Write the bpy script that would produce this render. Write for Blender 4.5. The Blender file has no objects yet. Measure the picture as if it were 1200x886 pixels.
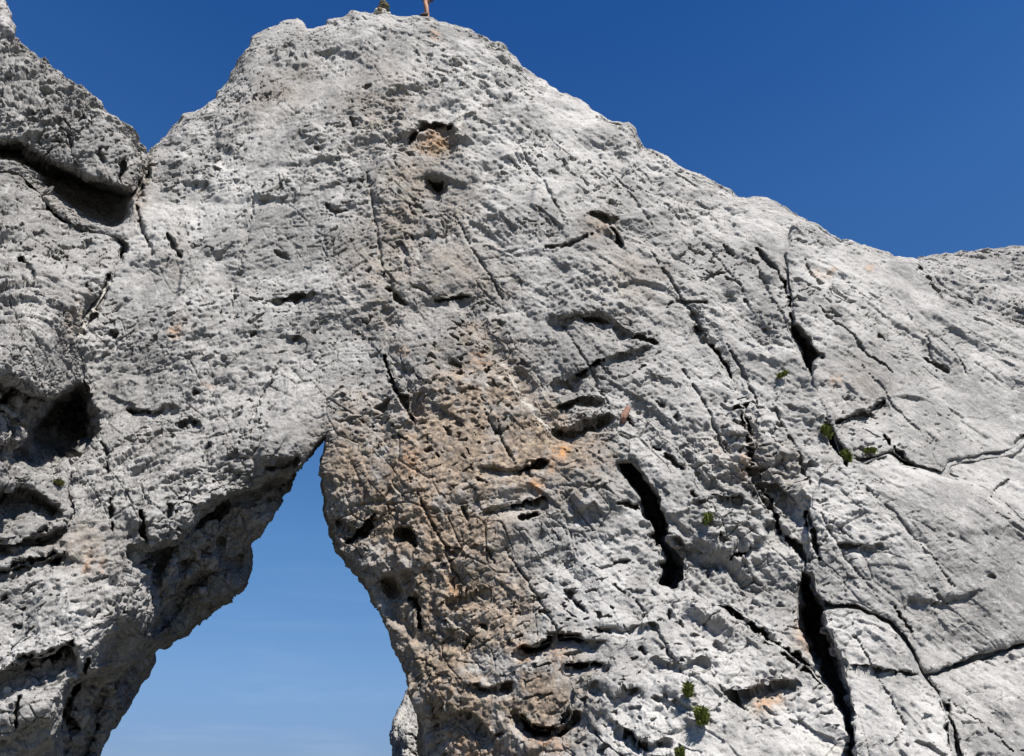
import bpy, math, random
import numpy as np
import openvdb
from mathutils import Vector, Matrix
from concurrent.futures import ThreadPoolExecutor

random.seed(4)
scene = bpy.context.scene
R = math.radians

# ------------------------------------------------------------------ camera, sky, sun, exposure
EYE = np.array([0.0, 0.0, 1.6])
PITCH = R(28.0)
FPX = 942.0                       # focal length in photo pixels (photo is 1200 x 886)
cam_data = bpy.data.cameras.new("camera")
cam = bpy.data.objects.new("camera", cam_data)
scene.collection.objects.link(cam)
cam.location = EYE
cam.rotation_euler = (R(90) + PITCH, 0, 0)
cam_data.sensor_fit = 'HORIZONTAL'
cam_data.sensor_width = 36.0
cam_data.lens = 36.0 * FPX / 1200.0
cam_data.clip_start = 0.05
cam_data.clip_end = 20000
scene.camera = cam

SUN_EL, SUN_AZ = R(56.0), R(150.0)          # azimuth clockwise from +Y
world = bpy.data.worlds.new("World")
scene.world = world
world.use_nodes = True
nt = world.node_tree
nt.nodes.clear()
wo = nt.nodes.new('ShaderNodeOutputWorld')
wb = nt.nodes.new('ShaderNodeBackground')
sky = nt.nodes.new('ShaderNodeTexSky')
sky.sky_type = 'NISHITA'
sky.sun_disc = False
sky.sun_elevation = SUN_EL
sky.sun_rotation = SUN_AZ
sky.altitude = 2300
sky.air_density = 1.0
sky.dust_density = 0.6
sky.ozone_density = 2.2
wb.inputs['Strength'].default_value = 0.095
# clear, deep blue high-mountain air: tint of the sky by elevation
wtc = nt.nodes.new('ShaderNodeTexCoord')
wsx = nt.nodes.new('ShaderNodeSeparateXYZ')
wcr = nt.nodes.new('ShaderNodeValToRGB')
nt.links.new(wtc.outputs['Generated'], wsx.inputs[0])
nt.links.new(wsx.outputs['Z'], wcr.inputs['Fac'])
AIR = [(0.0, (.19, .22, .33)), (.06, (.25, .29, .40)), (.13, (.36, .43, .51)), (.28, (.38, .57, .68)), (.62, (.27, .58, .87)), (.80, (.14, .45, .81))]
el = wcr.color_ramp.elements
for i, (p, c) in enumerate(AIR):
    e = el[i] if i < 2 else el.new(p)
    e.position = p; e.color = c + (1,)
wmx = nt.nodes.new('ShaderNodeMix'); wmx.data_type = 'RGBA'; wmx.blend_type = 'MULTIPLY'
wmx.inputs['Factor'].default_value = 1.0
nt.links.new(sky.outputs[0], wmx.inputs[6]); nt.links.new(wcr.outputs[0], wmx.inputs[7])
# a few faint high streaks of cirrus low over the horizon
wmp = nt.nodes.new('ShaderNodeMapping'); wmp.inputs['Scale'].default_value = (2.2, 2.2, 16.0); wmp.inputs['Rotation'].default_value = (0, R(7), 0)
wns = nt.nodes.new('ShaderNodeTexNoise'); wns.inputs['Scale'].default_value = 2.6; wns.inputs['Detail'].default_value = 6; wns.inputs['Distortion'].default_value = .4
wcl = nt.nodes.new('ShaderNodeMapRange')
for k, x in (('From Min', .52), ('From Max', .78), ('To Min', 0), ('To Max', .07)): wcl.inputs[k].default_value = x
wlo = nt.nodes.new('ShaderNodeMapRange')
for k, x in (('From Min', .30), ('From Max', .12), ('To Min', 0), ('To Max', 1)): wlo.inputs[k].default_value = x
wmu = nt.nodes.new('ShaderNodeMath'); wmu.operation = 'MULTIPLY'
wmc = nt.nodes.new('ShaderNodeMix'); wmc.data_type = 'RGBA'
wmc.inputs[7].default_value = (4.6, 5.2, 6.2, 1)
nt.links.new(wtc.outputs['Generated'], wmp.inputs[0]); nt.links.new(wmp.outputs[0], wns.inputs['Vector'])
nt.links.new(wns.outputs['Fac'], wcl.inputs['Value']); nt.links.new(wsx.outputs['Z'], wlo.inputs['Value'])
nt.links.new(wcl.outputs[0], wmu.inputs[0]); nt.links.new(wlo.outputs[0], wmu.inputs[1])
nt.links.new(wmu.outputs[0], wmc.inputs['Factor']); nt.links.new(wmx.outputs[2], wmc.inputs[6])
nt.links.new(wmc.outputs[2], wb.inputs['Color'])
nt.links.new(wb.outputs[0], wo.inputs['Surface'])

sun_data = bpy.data.lights.new("sun", 'SUN')
sun_data.energy = 5.0
sun_data.angle = R(0.5)
sun_data.color = (1.0, 0.955, 0.90)
sun = bpy.data.objects.new("sun", sun_data)
scene.collection.objects.link(sun)
to_sun = Vector((math.sin(SUN_AZ) * math.cos(SUN_EL), math.cos(SUN_AZ) * math.cos(SUN_EL), math.sin(SUN_EL)))
sun.rotation_euler = to_sun.to_track_quat('Z', 'Y').to_euler()
sun.location = (20, -20, 60)

scene.view_settings.view_transform = 'Standard'
scene.view_settings.look = 'None'
scene.view_settings.exposure = 0.96
scene.view_settings.gamma = 1.0
scene.view_settings.use_curve_mapping = False

# ------------------------------------------------------------------ small helpers
CP, SP = math.cos(PITCH), math.sin(PITCH)

def ray(u, v):
    """direction with unit axial depth through a surveyed bearing (u, v)"""
    x = (np.asarray(u, float) - 600.0) / FPX
    y = (443.0 - np.asarray(v, float)) / FPX
    return np.stack([x + 0 * y, CP - y * SP + 0 * x, SP + y * CP + 0 * x], -1)

def point(u, v, Y):
    """world point on the bearing (u, v) at horizontal distance Y metres"""
    r = ray(u, v)
    return EYE + r * (np.asarray(Y) / r[..., 1])[..., None]

def tag(o, label=None, cat=None, group=None, kind=None):
    if label: o['label'] = label
    if cat: o['category'] = cat
    if group: o['group'] = group
    if kind: o['kind'] = kind
    return o

def link_mesh(name, verts, faces, mat=None, parent=None):
    me = bpy.data.meshes.new(name)
    me.from_pydata([tuple(map(float, p)) for p in verts], [], [tuple(f) for f in faces])
    me.update()
    o = bpy.data.objects.new(name, me)
    scene.collection.objects.link(o)
    if mat: me.materials.append(mat)
    if parent: o.parent = parent
    return o

def empty(name, loc):
    o = bpy.data.objects.new(name, None)
    o.location = loc
    o.empty_display_size = 0.2
    scene.collection.objects.link(o)
    return o

# ------------------------------------------------------------------ noise (numpy, threaded in chunks)
POOL = ThreadPoolExecutor(4)
def chunked(fn, P, *args, size=120000):
    n = len(P)
    if n <= size:
        return fn(P, *args)
    sl = [slice(i, min(i + size, n)) for i in range(0, n, size)]
    res = list(POOL.map(lambda s: fn(P[s], *args), sl))
    return np.concatenate(res, 0)

def _hash(ix, iy, iz, seed):
    h = (ix * np.uint32(0x9E3779B1)) ^ (iy * np.uint32(0x85EBCA77)) ^ (iz * np.uint32(0xC2B2AE3D)) ^ np.uint32((seed * 0x27D4EB2F) & 0xFFFFFFFF)
    h ^= h >> np.uint32(15); h *= np.uint32(0x2C1B3C6D)
    h ^= h >> np.uint32(12); h *= np.uint32(0x297A2D39)
    h ^= h >> np.uint32(15)
    return h

def _perlin(P, seed):
    P = P.astype(np.float32)
    F = np.floor(P); f = P - F
    I = F.astype(np.int32).view(np.uint32)
    t = f * f * f * (f * (f * 6 - 15) + 10)
    out = np.zeros(len(P), np.float32)
    for dx in (0, 1):
        wx = t[:, 0] if dx else 1 - t[:, 0]
        for dy in (0, 1):
            wy = wx * (t[:, 1] if dy else 1 - t[:, 1])
            for dz in (0, 1):
                w = wy * (t[:, 2] if dz else 1 - t[:, 2])
                h = _hash(I[:, 0] + np.uint32(dx), I[:, 1] + np.uint32(dy), I[:, 2] + np.uint32(dz), seed)
                gx = (h & np.uint32(1023)).astype(np.float32) / 511.5 - 1
                gy = ((h >> np.uint32(10)) & np.uint32(1023)).astype(np.float32) / 511.5 - 1
                gz = ((h >> np.uint32(20)) & np.uint32(1023)).astype(np.float32) / 511.5 - 1
                out += w * (gx * (f[:, 0] - dx) + gy * (f[:, 1] - dy) + gz * (f[:, 2] - dz))
    return out * 1.25

def perlin(P, freq=1.0, seed=0):
    return chunked(lambda p: _perlin(p * np.float32(freq), seed), np.asarray(P, np.float32))

def fbm(P, freq, octaves, seed=0, gain=0.5):
    s = 0; a = 1.0
    for o in range(octaves):
        s = s + a * perlin(P, freq * 2.03 ** o, seed + o * 7)
        a *= gain
    return s

def _cells(P, seed):
    """nearest broken block: returns [facet height, border closeness, random]"""
    P = P.astype(np.float32)
    B = np.floor(P - 0.5)
    n = len(P)
    d1 = np.full(n, 9, np.float32); d2 = np.full(n, 9, np.float32)
    best = np.zeros((n, 3), np.float32); bh = np.zeros(n, np.uint32)
    for dx in (0, 1):
        for dy in (0, 1):
            for dz in (0, 1):
                C = B + np.array([dx, dy, dz], np.float32)
                I = C.astype(np.int32).view(np.uint32)
                h = _hash(I[:, 0], I[:, 1], I[:, 2], seed)
                J = np.stack([(h & np.uint32(1023)), ((h >> np.uint32(10)) & np.uint32(1023)), ((h >> np.uint32(20)) & np.uint32(1023))], -1).astype(np.float32) / 1023
                V = P - (C + 0.5 + (J - 0.5) * 0.8)
                D = np.einsum('ij,ij->i', V, V)
                m = D < d1
                d2 = np.where(m, d1, np.minimum(d2, D))
                d1 = np.where(m, D, d1)
                best[m] = V[m]; bh[m] = h[m]
    g = bh * np.uint32(2654435761); g ^= g >> np.uint32(13); g *= np.uint32(0x5bd1e995); g ^= g >> np.uint32(15)
    G = np.stack([(g & np.uint32(1023)), ((g >> np.uint32(10)) & np.uint32(1023)), ((g >> np.uint32(20)) & np.uint32(1023))], -1).astype(np.float32) / 511.5 - 1
    rnd = ((g >> np.uint32(5)) & np.uint32(1023)).astype(np.float32) / 1023
    facet = np.einsum('ij,ij->i', G, best) + (rnd - 0.5) * 0.5
    edge = np.sqrt(d2) - np.sqrt(d1)
    return np.stack([facet, edge, rnd], -1)

def _facets(P, seed):
    """crisp broken planes: upper envelope and lower envelope of one tilted plane per block"""
    P = P.astype(np.float32)
    B = np.floor(P - 0.5)
    hi = np.full(len(P), -9, np.float32); lo = np.full(len(P), 9, np.float32)
    for dx in (0, 1):
        for dy in (0, 1):
            for dz in (0, 1):
                C = B + np.array([dx, dy, dz], np.float32)
                I = C.astype(np.int32).view(np.uint32)
                h = _hash(I[:, 0], I[:, 1], I[:, 2], seed)
                J = np.stack([(h & np.uint32(1023)), ((h >> np.uint32(10)) & np.uint32(1023)), ((h >> np.uint32(20)) & np.uint32(1023))], -1).astype(np.float32) / 1023
                V = P - (C + 0.5 + (J - 0.5) * 0.8)
                g = h * np.uint32(2654435761); g ^= g >> np.uint32(13); g *= np.uint32(0x5bd1e995); g ^= g >> np.uint32(15)
                G = np.stack([(g & np.uint32(1023)), ((g >> np.uint32(10)) & np.uint32(1023)), ((g >> np.uint32(20)) & np.uint32(1023))], -1).astype(np.float32) / 511.5 - 1
                pl = np.einsum('ij,ij->i', G, V) + G[:, 0] * .35
                q = .8 * np.einsum('ij,ij->i', V, V)
                hi = np.maximum(hi, pl - q); lo = np.minimum(lo, pl + q)
    return np.stack([hi - .25, lo + .25], -1)

def facets(P, M, seed):
    Q = np.asarray(P, np.float32) @ np.asarray(M, np.float32)
    return chunked(lambda p: _facets(p, seed), Q)

def cells(P, M, seed):
    Q = np.asarray(P, np.float32) @ np.asarray(M, np.float32)
    return chunked(lambda p: _cells(p, seed), Q)

def smooth(a, b, x):
    t = np.clip((x - a) / (b - a), 0, 1)
    return t * t * (3 - 2 * t)

# ------------------------------------------------------------------ survey of the cliff: distances and outlines by bearing
U0, U1, V0, V1 = -140, 1340, -80, 1264
G4 = 4
gu = np.arange(U0, U1 + 1, G4, dtype=np.float32); gv = np.arange(V0, V1 + 1, G4, dtype=np.float32)
GU, GV = np.meshgrid(gu, gv, indexing='ij')

DIST = np.array([  # u, v, horizontal distance in metres
 (30,860,8.6),(30,750,8.75),(60,680,8.95),(130,690,9.1),(50,800,8.55),(72,850,8.9),(110,785,9.05),(165,735,9.3),(160,660,9.4),
 (215,615,9.9),(290,555,10.25),(365,510,10.6),(113,886,11.6),(140,835,11.7),(180,765,12.0),(240,715,12.2),(285,675,11.8),(335,575,11.2),(378,528,10.8),
 (215,700,11.0),(260,640,10.9),(250,680,11.3),(310,585,10.7),
 (20,460,9.1),(25,320,10.2),(80,330,10.9),(90,410,10.8),(20,240,11.3),(70,270,11.7),(140,300,11.7),(60,400,9.7),(20,400,9.0),(10,430,8.7),(30,500,9.6),(80,500,10.6),(40,585,9.5),(30,555,8.95),(30,630,8.95),(40,270,10.9),(40,340,9.9),(110,300,11.5),
 (30,120,12.4),(100,180,12.4),(150,200,12.6),(30,60,13.4),
 (180,200,13.2),(230,300,11.9),(200,400,11.0),(200,500,10.4),(150,560,9.8),(300,450,10.8),(320,300,11.9),(300,200,12.7),
 (300,100,13.8),(350,50,14.8),(430,30,14.8),(430,100,13.4),(420,200,12.3),(400,300,11.6),(400,400,11.1),(405,500,10.7),(345,525,10.5),(315,548,10.35),(375,505,10.65),
 (520,180,12.4),(520,280,11.7),(520,400,11.0),(480,480,10.6),(560,480,10.5),(520,600,10.2),(500,700,10.2),(530,800,10.0),
 (600,700,9.8),(600,850,9.6),(680,650,9.7),(640,560,10.1),(680,480,10.4),(700,350,11.1),(650,250,11.9),(620,120,13.4),
 (740,200,13.3),(560,70,14.2),(500,40,14.6),(386,560,10.6),(397,640,10.75),(440,700,10.65),(470,780,10.55),(494,880,10.4),
 (415,600,10.6),(460,690,10.5),(500,790,10.3),
 (800,300,12.0),(850,245,13.3),(800,420,10.8),(780,520,10.2),(850,500,10.2),(850,600,9.8),(830,680,9.6),(900,680,9.7),
 (900,400,11.0),(900,300,12.3),(750,800,8.9),(850,800,8.7),(800,870,8.4),(700,870,8.8),(950,860,8.5),(820,720,9.15),
 (950,300,12.4),(1000,350,11.7),(1000,450,10.7),(1080,400,11.7),(1010,520,10.3),(1060,330,13.0),(1150,400,12.1),(1150,500,11.1),
 (1050,600,9.6),(1150,650,9.5),(1000,620,9.6),(1020,690,9.4),(1100,750,9.35),(1180,780,9.3),(1030,800,8.7),(1130,860,8.5),(1190,860,8.5),
 (50,1150,8.0),(300,1150,9.5),(700,1150,7.8),(1100,1150,7.8),(520,1150,9.4),(-100,400,9.8),(-100,100,12.8),(-100,800,8.6),
 (1300,500,11.2),(1300,800,9.3),(600,-60,15.5),(200,60,14.5),(1000,200,14.0),(1250,350,13.0)], float)

def tps(pts, vals, lam=0.0):
    p = np.asarray(pts, float) / 400.0
    def k(r2): return np.where(r2 > 1e-12, 0.5 * r2 * np.log(np.maximum(r2, 1e-12)), 0)
    n = len(p)
    K = k(((p[:, None] - p[None]) ** 2).sum(-1)) + lam * np.eye(n)
    Pm = np.c_[np.ones(n), p]
    A = np.block([[K, Pm], [Pm.T, np.zeros((3, 3))]])
    c = np.linalg.solve(A, np.r_[vals, 0, 0, 0])
    def ev(u, v):
        s = u.shape; q = np.stack([u.ravel(), v.ravel()], -1) / 400.0
        out = np.empty(len(q))
        for i in range(0, len(q), 20000):
            b = q[i:i + 20000]
            out[i:i + 20000] = k(((b[:, None] - p[None]) ** 2).sum(-1)) @ c[:n] + np.c_[np.ones(len(b)), b] @ c[n:]
        return out.reshape(s)
    return ev

DIST[:, 2] = np.where(DIST[:, 2] > 11, 11 + (DIST[:, 2] - 11) * .6, DIST[:, 2])
Ymap = np.clip(tps(DIST[:, :2], DIST[:, 2], 0.002)(GU, GV), 7.2, 17)
rY = ray(GU, GV)[..., 1]
FD = (Ymap / rY).astype(np.float32)          # axial distance of the mean rock face

def seg_dist(u, v, a, b):
    ax, ay = a; bx, by = b
    dx, dy = bx - ax, by - ay
    t = np.clip(((u - ax) * dx + (v - ay) * dy) / (dx * dx + dy * dy + 1e-9), 0, 1)
    return np.hypot(u - ax - t * dx, v - ay - t * dy), t

def poly_sd(poly, u, v):
    """signed distance in bearing pixels, positive inside"""
    d = np.full(u.shape, 1e9, np.float32); ins = np.zeros(u.shape, bool)
    n = len(poly)
    for i in range(n):
        a, b = poly[i], poly[(i + 1) % n]
        d = np.minimum(d, seg_dist(u, v, a, b)[0])
        if a[1] != b[1]:
            c = ((a[1] > v) != (b[1] > v)) & (u < (b[0] - a[0]) * (v - a[1]) / (b[1] - a[1]) + a[0])
            ins ^= c
    return np.where(ins, d, -d).astype(np.float32)

SKY_L = [(172,184),(180,175),(195,165),(208,148),(215,140),(228,133),(240,128),(250,118),(262,105),(270,88),(280,72),(293,55),(297,45),(310,40),(325,35),(337,28),(347,23),(355,30),(362,34),(380,31),(395,27),(408,23),(413,15),(425,14),(432,18),(440,18),(455,17),(465,21),(478,22),(490,20),(500,23),(515,27),(530,29),(545,33),(560,42),(575,52),(590,58),(600,66),(615,80),(630,92),(650,105),(668,115),(685,123),(690,130),(705,136),(720,145),(735,146),(742,155),(750,170),(755,177),(770,181),(785,187),(800,200),(815,207),(830,213),(850,222),(865,233),(880,234),(900,236),(920,244),(935,258),(950,264),(958,267)]
SKY_R = [(970,278),(985,284),(1000,287),(1020,295),(1040,300),(1060,303),(1075,304),(1095,332),(1125,352),(1157,372),(1200,388),(1360,430)]
WINDOW = [(384,507),(373,517),(360,533),(345,548),(337,562),(333,575),(325,590),(315,605),(303,620),(293,635),(291,650),(289,668),(280,685),(268,695),(250,707),(235,718),(215,738),(195,750),(180,760),(176,775),(172,790),(160,810),(145,830),(135,842),(125,860),(113,886),(95,940),(75,1050),(60,1300),(505,1300),(500,1000),(496,886),(493,860),(490,840),(486,815),(482,795),(478,785),(470,770),(463,755),(458,735),(452,712),(440,695),(430,678),(412,662),(395,640),(390,625),(383,600),(380,570),(381,545)]
BOULDER = [(-150,-70),(-60,0),(0,32),(14,44),(25,52),(40,65),(62,83),(85,98),(100,107),(115,120),(130,135),(145,150),(158,163),(168,176),(171,190),(165,212),(154,236),(153,250),(146,262),(132,270),(112,266),(95,258),(70,238),(50,220),(35,204),(15,194),(0,190),(-150,150)]
CRAG = [(-150,200),(0,200),(20,202),(40,220),(62,244),(88,264),(110,272),(132,277),(150,285),(140,310),(128,335),(108,365),(92,395),(96,430),(104,465),(111,490),(108,520),(98,545),(84,558),(78,575),(88,600),(70,625),(40,640),(0,650),(-150,660)]
OUTCROP = [(640,870),(655,850),(668,830),(668,803),(681,789),(712,776),(735,745),(769,703),(810,701),(830,713),(857,727),(891,747),(943,779),(970,808),(990,842),(996,886),(1000,1300),(600,1300),(628,900)]
S_UP = [(930,262),(958,267),(970,278),(985,284),(1000,287),(1020,295),(1040,300),(1060,303),(1075,304),(1095,332),(1125,352),(1157,372),(1200,388),(1360,430),(1360,470),(1200,515),(1187,528),(1152,533),(1113,539),(1105,555),(1057,540),(1044,529),(1004,539),(985,533),(972,500),(957,460),(950,430),(930,380),(922,325),(920,292)]
S_SIDE = [(1106,557),(1114,542),(1152,536),(1187,531),(1200,518),(1360,475),(1360,700),(1200,614),(1174,590),(1148,573)]
S_BIG = [(985,536),(1004,542),(1044,532),(1057,543),(1105,559),(1148,576),(1174,593),(1200,617),(1360,700),(1360,790),(1200,754),(1170,760),(1137,773),(1126,778),(1084,790),(1066,755),(1045,729),(1000,709),(974,711),(957,702),(941,672),(948,640),(946,590),(960,560)]
S_BLOCK = [(974,714),(1000,712),(1044,732),(1065,758),(1082,793),(1095,810),(1112,848),(1121,886),(1150,1300),(1008,1300),(1000,886),(991,805),(978,765),(962,721)]
S_LOW = [(1086,793),(1126,781),(1137,776),(1170,763),(1200,757),(1360,793),(1360,1300),(1154,1300),(1124,886),(1115,848),(1098,809)]
RIDGE = [(1030,330),(1060,312),(1075,303),(1090,299),(1110,298),(1130,297),(1150,294),(1170,293),(1185,290),(1200,289),(1250,280),(1360,284),(1360,520),(1030,470)]
SPIRE = [(484,796),(476,808),(469,828),(460,845),(457,860),(461,876),(458,900),(440,960),(420,1300),(640,1300),(640,820),(510,780)]
PINNACLE = [(-60,-75),(-10,-20),(3,-2),(10,6),(14,15),(15,30),(13,46),(30,90),(-140,90),(-140,-75)]
CORE = [(-150,60),(0,100),(50,130),(100,165),(150,195)] + SKY_L + SKY_R + [(1360,1300),(505,1300)] + WINDOW[:22:-1][::-1][:0]
CORE = [(-150,60),(0,100),(50,130),(100,165),(150,195)] + SKY_L + SKY_R + [(1360,1300)] + WINDOW[29:] + WINDOW[:29] + [(-150,1300)]

# recesses: polygon, depth (m), softness (px)
HOLES = [
 ([(93,452),(100,465),(108,483),(109,510),(101,534),(80,545),(64,556),(30,550),(0,541),(0,523),(27,520),(40,493),(64,473),(85,466)], 1.5, 12),
 ([(722,542),(739,544),(749,552),(769,583),(779,617),(785,644),(795,654),(796,664),(790,693),(773,686),(776,664),(774,640),(764,630),(766,617),(756,600),(746,579),(729,559)], 2.2, 4),
 ([(939,670),(948,681),(962,721),(977,765),(990,805),(999,844),(1000,890),(994,890),(992,839),(972,805),(965,790),(960,775),(948,763),(943,745),(939,706)], 2.2, 4),
 ([(925,379),(935,385),(950,405),(964,418),(952,420),(953,442),(945,425),(935,405)], 1.5, 4),
 ([(500,209),(512,213),(524,212),(522,222),(511,229),(503,220)], 1.0, 4),
 ([(468,620),(480,622),(492,636),(490,646),(478,640),(470,632)], 0.5, 4),
 ([(446,674),(458,680),(466,692),(460,698),(448,688)], 0.5, 4),
 ([(678,368),(692,370),(702,366),(718,373),(716,381),(694,380),(682,378)], 0.45, 4),
 ([(489,158),(508,149),(532,150),(534,170),(528,188),(500,186)], 0.28, 8),
 ([(805,380),(815,384),(829,402),(822,406),(812,396)], 0.4, 3),
 ([(1103,339),(1112,343),(1124,350),(1138,354),(1136,358),(1120,356),(1108,349)], 0.5, 3),
 ([(250,672),(236,690),(210,722),(185,745),(172,742),(178,715),(205,690),(235,668)], 0.6, 10),
 ([(182,640),(196,645),(190,700),(178,712),(174,680)], 0.45, 6),
 ([(70,830),(82,800),(108,796),(126,800),(120,850),(96,900),(64,960)], 0.5, 10),
 ([(230,600),(250,585),(268,580),(262,600),(240,620),(225,625)], 0.4, 6),
 ([(655,506),(670,500),(700,488),(717,488),(708,500),(690,508),(672,517),(660,514)], 0.35, 5),
 ([(10,182),(60,195),(100,205),(150,225),(150,262),(120,266),(70,240),(30,205)], 0.0, 8),
]
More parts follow.
